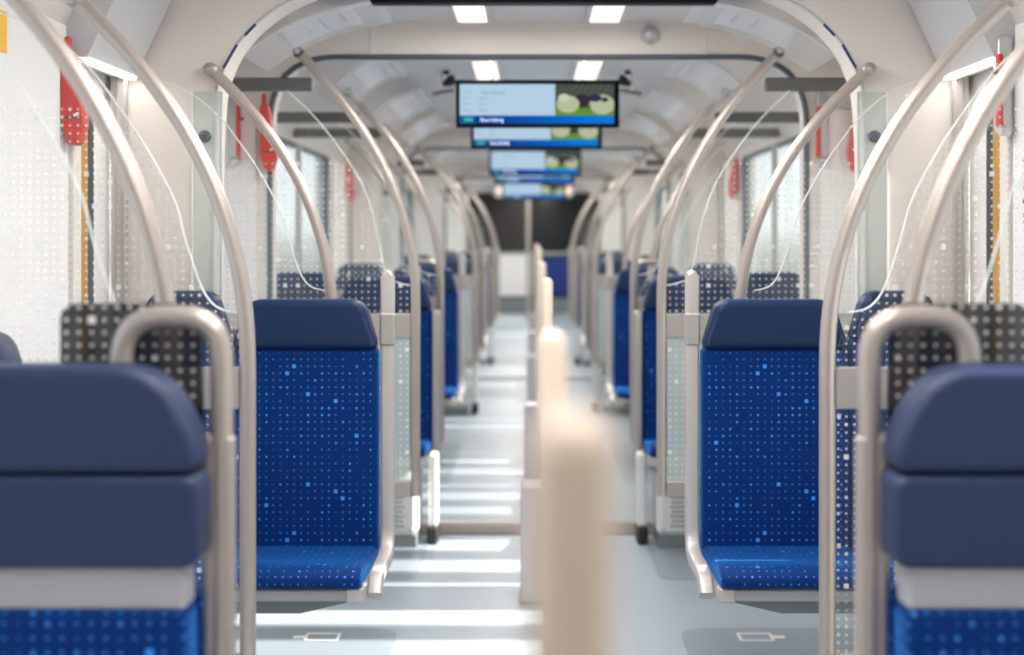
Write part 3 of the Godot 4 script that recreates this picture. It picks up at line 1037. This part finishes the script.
# ---------------------------------------------------------------- passenger displays
func screens() -> void:
	var spots := [[2.90, "topmost wide display, only its dark lower edge showing"], [6.19, "largest wide display with timetable and meadow picture"], [7.70, "second wide display, just below the largest"],
		[11.0, "third wide display with whole pale panel showing"], [12.6, "narrow visible strip of the fourth wide display"], [15.7, "smallest and lowest wide display at the far end"]]
	var proto: Node3D = null
	for e in spots:
		var at := P(0, {2.90: 1.856, 15.7: 1.80}.get(e[0], 1.857), e[0])
		var label: String = e[1] + " over the aisle"
		if proto:
			copy(proto, label, at)
			continue
		proto = thing("passenger_display", label, "display", at, "wide displays hanging over the aisle")
		part("housing", MB.new().pillow(rect(0.708, 0.206, 0.006, 3), -0.05, 0.0, 0.004, Transform3D(Basis(), Vector3(0, 0.10, 0))), M.bezel, proto)
		var o := MB.new()
		var hw := 0.331
		o.quad(Vector3(-0.337, 0.013, 0.0012), Vector3(-0.337, 0.184, 0.0012), Vector3(hw, 0.184, 0.0012), Vector3(hw, 0.013, 0.0012), -1, Vector2(0, 1), Vector2(0, 0), Vector2(1, 0), Vector2(1, 1))
		var sc := part("screen", o, M.screen, proto, "lit picture of timetable, meadow and blue footer")
		for q in [[-0.245, 0.149, 0.0013, "ink"], [-0.250, 0.030, 0.0013, "ink_white"]]:
			var tm := TextMesh.new()
			tm.text = "Starnberg"
			tm.font_size = 16
			tm.pixel_size = 0.00135
			tm.depth = 0.0006
			tm.horizontal_alignment = HORIZONTAL_ALIGNMENT_LEFT
			tm.vertical_alignment = VERTICAL_ALIGNMENT_CENTER
			var x := part("lettering", tm, M[q[3]], sc)
			x.position = Vector3(q[0], q[1], q[2] + 0.0005)
		for x in [-0.2, 0.2]:
			part("hanger", MB.new().tube(PackedVector3Array([Vector3(x, 0.195, -0.025), Vector3(x, 0.3, -0.025), Vector3(x, 0.40, -0.025)]), 0.012, 10), M.header, proto)
		var a := AreaLight3D.new()
		a.name = "screen_glow"
		a.area_size = Vector2(0.66, 0.16)
		a.light_color = Color(0.75, 0.88, 1.0)
		a.light_energy = 0.02
		a.area_range = 12.0
		a.shadow_enabled = true
		proto.add_child(a)
		a.position = Vector3(0, 0.1, 0.01)
		a.rotation_degrees = Vector3(0, 180, 0)


# ---------------------------------------------------------------- posts along the middle of the aisle
func aisle_posts() -> void:
	var spots := [[0.62, 1.302, "broad blurred beige post closest to the camera"], [1.62, 1.276, "blurred beige post just behind the closest one"], [5.40, 1.225, "beige aisle post with grey foot on the striped floor"], [8.0, 1.24, "slim beige aisle post behind the one with the clear grey foot"],
		[11.35, 1.30, "third beige aisle post counted from the far glazing"], [14.3, 1.30, "second beige aisle post counted from the far glazing"], [17.6, 1.30, "farthest and shortest looking beige aisle post"]]
	for e in spots:
		var t := thing("aisle_post", e[2], "post", P(0.0, 0, e[0]), "upright posts along the middle of the aisle")
		var x: float = {0.62: -0.006, 1.62: -0.001}.get(e[0], 0.034)
		part("upright", MB.new().tube(PackedVector3Array([Vector3(x, 0.40, 0), Vector3(x, 0.8, 0), Vector3(x, e[1] - 0.02, 0)]), 0.021 if e[0] > 2.0 else (0.016 if e[0] > 1.0 else 0.019), 16, true), M.beige, t, "beige upright bar with a rounded top")
		part("foot_box", MB.new().box(Vector3(x - 0.042, 0.221, -0.06), Vector3(0.116, 0.442, 0.16), 0.008), M.post, t, "grey foot box")
		part("foot_plate", MB.new().box(Vector3(x - 0.042, 0.004, -0.06), Vector3(0.13, 0.008, 0.18), 0.002), M.plinth, t)


# ---------------------------------------------------------------- what hangs on the walls
func wall_fittings() -> void:
	# red emergency hammers in tapered holders
	for e in [[-1, 3.91, "large red hammer holder on the left beside the ribbed wall panel"], [-1, 5.44, "second red hammer holder on the left, beside a white cover panel"], [-1, 9.82, "third red hammer holder on the left, small"], [-1, 13.02, "farthest red hammer holder on the left"],
			[1, 5.44, "nearest red hammer holder on the right, on a white cover panel"], [1, 9.24, "second red hammer holder on the right, small"], [1, 12.46, "farthest red hammer holder on the right"]]:
		var s: float = e[0]
		var t := thing("emergency_hammer", e[2], "emergency hammer", P((-1.055 if s < 0 else 1.24) if e[1] == 5.44 else s * 1.305, 1.71, e[1]), "red emergency hammers on the walls")
		var line := rounded([[0.0, 0.17, 0.006], [-s * 0.03, 0.17, 0.006], [-s * 0.062, 0.0, 0.006], [-s * 0.062, -0.03, 0.006], [-s * 0.045, -0.082, 0.006], [-s * 0.02, -0.082, 0.006], [0.0, -0.02, 0.004]], 3)
		var h := part("holder", MB.new().pillow(line, -0.03, 0.03, 0.006), M.red, t, "red tapered holder")
		part("slot", MB.new().box(Vector3(-s * 0.034, -0.008, 0.031), Vector3(0.05, 0.004, 0.004), 0.001), M.rubber, h)
		part("seal", MB.new().box(Vector3(-s * 0.045, 0.0, 0.033), Vector3(0.016, 0.008, 0.006), 0.002, Basis(Vector3(0, 0, 1), 0.5)), M.white, h)
		part("top_hook", MB.new().box(Vector3(-s * 0.012, 0.19, 0.0), Vector3(0.016, 0.05, 0.02), 0.004), M.red, t)
	# upright alarm handles: silver rails with a red inner bar
	for e in [[-1, 5.455, "silver and red alarm handle on the left white cover panel"], [1, 3.92, "large silver and red alarm handle near the right picture edge"], [1, 5.455, "small silver and red alarm handle on the right white cover panel"]]:
		var s: float = e[0]
		var t := thing("alarm_handle", e[2], "alarm handle", P((-1.175 if s < 0 else 1.10) if e[1] == 5.455 else s * 1.29, 1.80, e[1]), "silver alarm handles on the walls")
		part("rail", MB.new().pillow(rect(0.042, 0.27, 0.018, 4), -0.02, 0.02, 0.006, Transform3D(Basis(), Vector3(-s * 0.012, 0, -0.03))), M.silver, t)
		part("red_bar", MB.new().box(Vector3(-s * 0.030, -0.02, -0.008), Vector3(0.014, 0.20, 0.03), 0.004), M.red, t, "red pull bar")
		part("end_cap", MB.new().box(Vector3(-s * 0.018, -0.13, -0.006), Vector3(0.045, 0.03, 0.036), 0.01), M.silver, t)
		part("knob", MB.new().box(Vector3(-s * 0.042, 0.03, 0.0), Vector3(0.018, 0.012, 0.012), 0.003), M.rubber, t)
	# stickers and red print beside the doors
	var y := thing("sticker", "yellow warning sticker at the upper left picture edge on the ribbed panel", "sticker", P(-1.305, 1.875, 3.435))
	part("sheet", MB.new().box(Vector3(0, 0, 0), Vector3(0.006, 0.10, 0.10), 0.002), M.yellow, y)
	var rs := thing("red_notice", "column of small red print on the right pillar below the alarm handle", "notice", P(1.30, 1.50, 3.83))
	rng.seed = 5
	for i in 10:
		part("red_print", MB.new().box(Vector3(0, 0.085 - i * 0.0185, 0.012 * (rng.randf() - 0.5)), Vector3(0.005, 0.012, 0.03 + 0.012 * rng.randf()), 0.001), M.red, rs)
	var ov := thing("red_sticker", "small red oval sticker above the left red hammer holder", "sticker", P(-1.285, 1.90, 4.0))
	part("sheet", MB.new().pillow(rect(0.02, 0.045, 0.009, 4), -0.004, 0.004, 0.001, Transform3D(Basis(Vector3(0, 1, 0), 0.5), Vector3.ZERO)), M.red, ov)
	# glazed strips with a round lock beside the ring frames
	for s in [-1, 1]:
		for e in [[4.447, "nearest"], [9.947, "farther"]]:
			var t := thing("glazed_strip", "%s narrow glass strip with round lock on the cream frame, %s side" % [e[1], "left" if s < 0 else "right"], "glass panel", P(s * 1.035, 1.5, e[0]), "glass strips on the ring frames")
			part("pane", MB.new().box(Vector3(0, 0, 0), Vector3(0.085, 0.66, 0.008), 0.002), M.frost, t)
			part("edge", MB.new().box(Vector3(s * 0.045, 0, 0), Vector3(0.006, 0.66, 0.01), 0.001), M.edge, t)
			part("edge", MB.new().box(Vector3(-s * 0.045, 0, 0), Vector3(0.006, 0.66, 0.01), 0.001), M.header, t)
			var lk := part("round_lock", MB.new().lathe(pv2([[0.0, -0.004], [0.019, -0.004], [0.019, 0.008], [0.014, 0.012], [0.0, 0.012]]), 20, Transform3D(Basis(Vector3(1, 0, 0), PI / 2), Vector3(s * 0.005, 0.19, 0.004))), M.gasket, t, "round grey lock")
			part("keyhole", MB.new().box(Vector3(s * 0.005, 0.19, 0.0165), Vector3(0.005, 0.012, 0.003), 0.001), M.rubber, lk)


# ---------------------------------------------------------------- what hangs under the ceiling
func ceiling_fittings() -> void:
	for s in [-1, 1]:
		var side := "left" if s < 0 else "right"
		# slanted header over the door with its light strip
		var t := struct("trim_%d" % (3 if s < 0 else 4), "slanted pale grey header with light strip above the %s door" % side, P(s * 1.25, 1.875, 3.5))
		var line := pv2([[0.0, 0.0], [-s * 0.113, 0.24], [-s * 0.09, 0.29], [s * 0.08, 0.29], [s * 0.08, 0.0]])
		part("cover", MB.new().prism(line, -0.925, -0.44), M.header, t)
		part("light_strip", MB.new().box(Vector3(s * 0.012, -0.006, -0.685), Vector3(0.035, 0.014, 0.47), 0.003), M.led, t, "white light strip along the lower edge")
		var a := AreaLight3D.new()
		a.name = "header_lamp"
		a.area_size = Vector2(0.035, 0.47)
		a.light_color = Color(1.0, 0.97, 0.94)
		a.light_energy = 0.05
		a.area_range = 12.0
		a.shadow_enabled = true
		t.add_child(a)
		a.position = Vector3(s * 0.012, -0.016, -0.685)
		a.rotation_degrees = Vector3(-90, 0, 0)
		# curved clear covers over the route maps
		var k := 0
		var ord := ["nearest", "second", "third", "fourth", "fifth"]
		for e in [[4.64, 5.08], [5.85, 6.65], [7.3, 8.4], [8.8, 9.8], [11.4, 12.3]]:
			var m := thing("map_cover", "%s curved clear cover with paper route map under the %s ceiling cove" % [ord[k], side], "map cover", P(0, 0, (e[0] + e[1]) / 2), "clear map covers under the ceiling")
			var l: float = e[1] - e[0]
			var arc := spline([[s * 0.965, 1.965], [s * 0.84, 2.045], [s * 0.70, 2.10], [s * 0.52, 2.14]] if k == 0 else [[s * 0.83, 2.0], [s * 0.77, 2.055], [s * 0.70, 2.10], [s * 0.60, 2.13]], 5)
			var loop := PackedVector2Array()
			for q in arc: loop.append(q)
			for i in range(arc.size() - 1, -1, -1): loop.append(arc[i] + Vector2(-s * 0.004, 0.010))
			part("cover", MB.new().prism(loop, -l / 2, l / 2, Transform3D(), 1), M.clear, m, "curved clear plastic cover")
			var sub := arc.slice(4, 13)
			var lp := PackedVector2Array()
			for q in sub: lp.append(q + Vector2(-s * 0.003, 0.014))
			for i in range(sub.size() - 1, -1, -1): lp.append(sub[i] + Vector2(-s * 0.003, 0.016))
			var sheet := part("paper_map", MB.new().prism(lp, -l * 0.45, l * 0.36, Transform3D(), 1), M.paper, m, "white printed paper sheet")
			if k < 2:
				for j in 4:
					var q := sub[1 + j * 2] + Vector2(s * 0.004, 0.004) * 0.4
					var nx := (sub[2 + j * 2] - sub[1 + j * 2]).normalized()
					part("print_line", MB.new().box(Vector3(q.x, q.y + 0.0115, -l * 0.02), Vector3(0.012, 0.002, l * (0.5 - 0.08 * (j % 2))), 0.0, Basis(Vector3(nx.x, nx.y, 0) * s, Vector3(-nx.y, nx.x, 0) * s, Vector3(0, 0, 1))), M.print if (j != 1 or s < 0) else M.print_pale, sheet)
			part("end_rim", MB.new().prism(loop, l / 2, l / 2 + 0.008), M.header, m)
			k += 1
		# small black cameras
		var c := thing("ceiling_camera", "small black camera under the ceiling, %s of the largest display" % side, "camera", P(s * 0.45, 2.185, 7.1), "black ceiling cameras")
		part("mount", MB.new().box(Vector3(0, 0.025, 0), Vector3(0.03, 0.05, 0.03), 0.006), M.dark, c)
		part("body", MB.new().lathe(pv2([[0.0, -0.04], [0.012, -0.04], [0.026, 0.0], [0.026, 0.025], [0.0, 0.03]]), 16, Transform3D(Basis(Vector3(0, 0, 1), s * 1.1), Vector3(-s * 0.02, -0.03, 0))), M.dark, c)
		var gb := thing("grab_bar", "short grey bar under the ceiling, %s of the second display" % side, "bar", P(s * 0.47, 2.09, 7.1), "short grey ceiling bars")
		part("bar", MB.new().tube(PackedVector3Array([Vector3(-s * 0.06, 0.02, 0), Vector3(0, 0.01, 0), Vector3(s * 0.05, 0.0, 0)]), 0.01, 10), M.bracket, gb)
		part("stem", MB.new().box(Vector3(0, 0.06, 0), Vector3(0.008, 0.10, 0.008), 0.001), M.header, gb)
	var d := thing("ceiling_sensor", "round silver dome on the cream cross beam, right of the ceiling lights", "sensor", P(0.43, 2.155, 5.49))
	part("dome", MB.new().lathe(pv2([[0.0, -0.004], [0.034, -0.004], [0.033, 0.006], [0.026, 0.02], [0.014, 0.029], [0.0, 0.032]]), 20, Transform3D(Basis(Vector3(1, 0, 0), PI / 2), Vector3.ZERO)), M.silver, d)
	part("base_ring", MB.new().lathe(pv2([[0.0, -0.008], [0.038, -0.008], [0.038, 0.0], [0.030, 0.004], [0.0, 0.004]]), 20, Transform3D(Basis(Vector3(1, 0, 0), PI / 2), Vector3.ZERO)), M.header, d)


func small_things() -> void:
	# white luggage signs printed on the floor under the seats
	for s in [-1, 1]:
		var t := thing("floor_marking", "white outlined luggage sign on the floor under the %s aisle seat" % ("left" if s < 0 else "right"), "floor sign", P(s * 0.745, 0.0015, 4.92), "white luggage signs on the floor")
		var o := MB.new()
		for e in [[-0.055, 0, 0.010, 0.09], [0.055, 0, 0.010, 0.09], [0, 0.042, 0.12, 0.012], [0, -0.042, 0.12, 0.012]]:
			o.box(Vector3(e[0], 0.001, e[1]), Vector3(e[2], 0.002, e[3]), 0.0)
		part("outline", o, M.marking, t)
		part("grip", MB.new().box(Vector3(s * 0.08, 0.001, 0), Vector3(0.04, 0.002, 0.03), 0.0), M.marking, t)
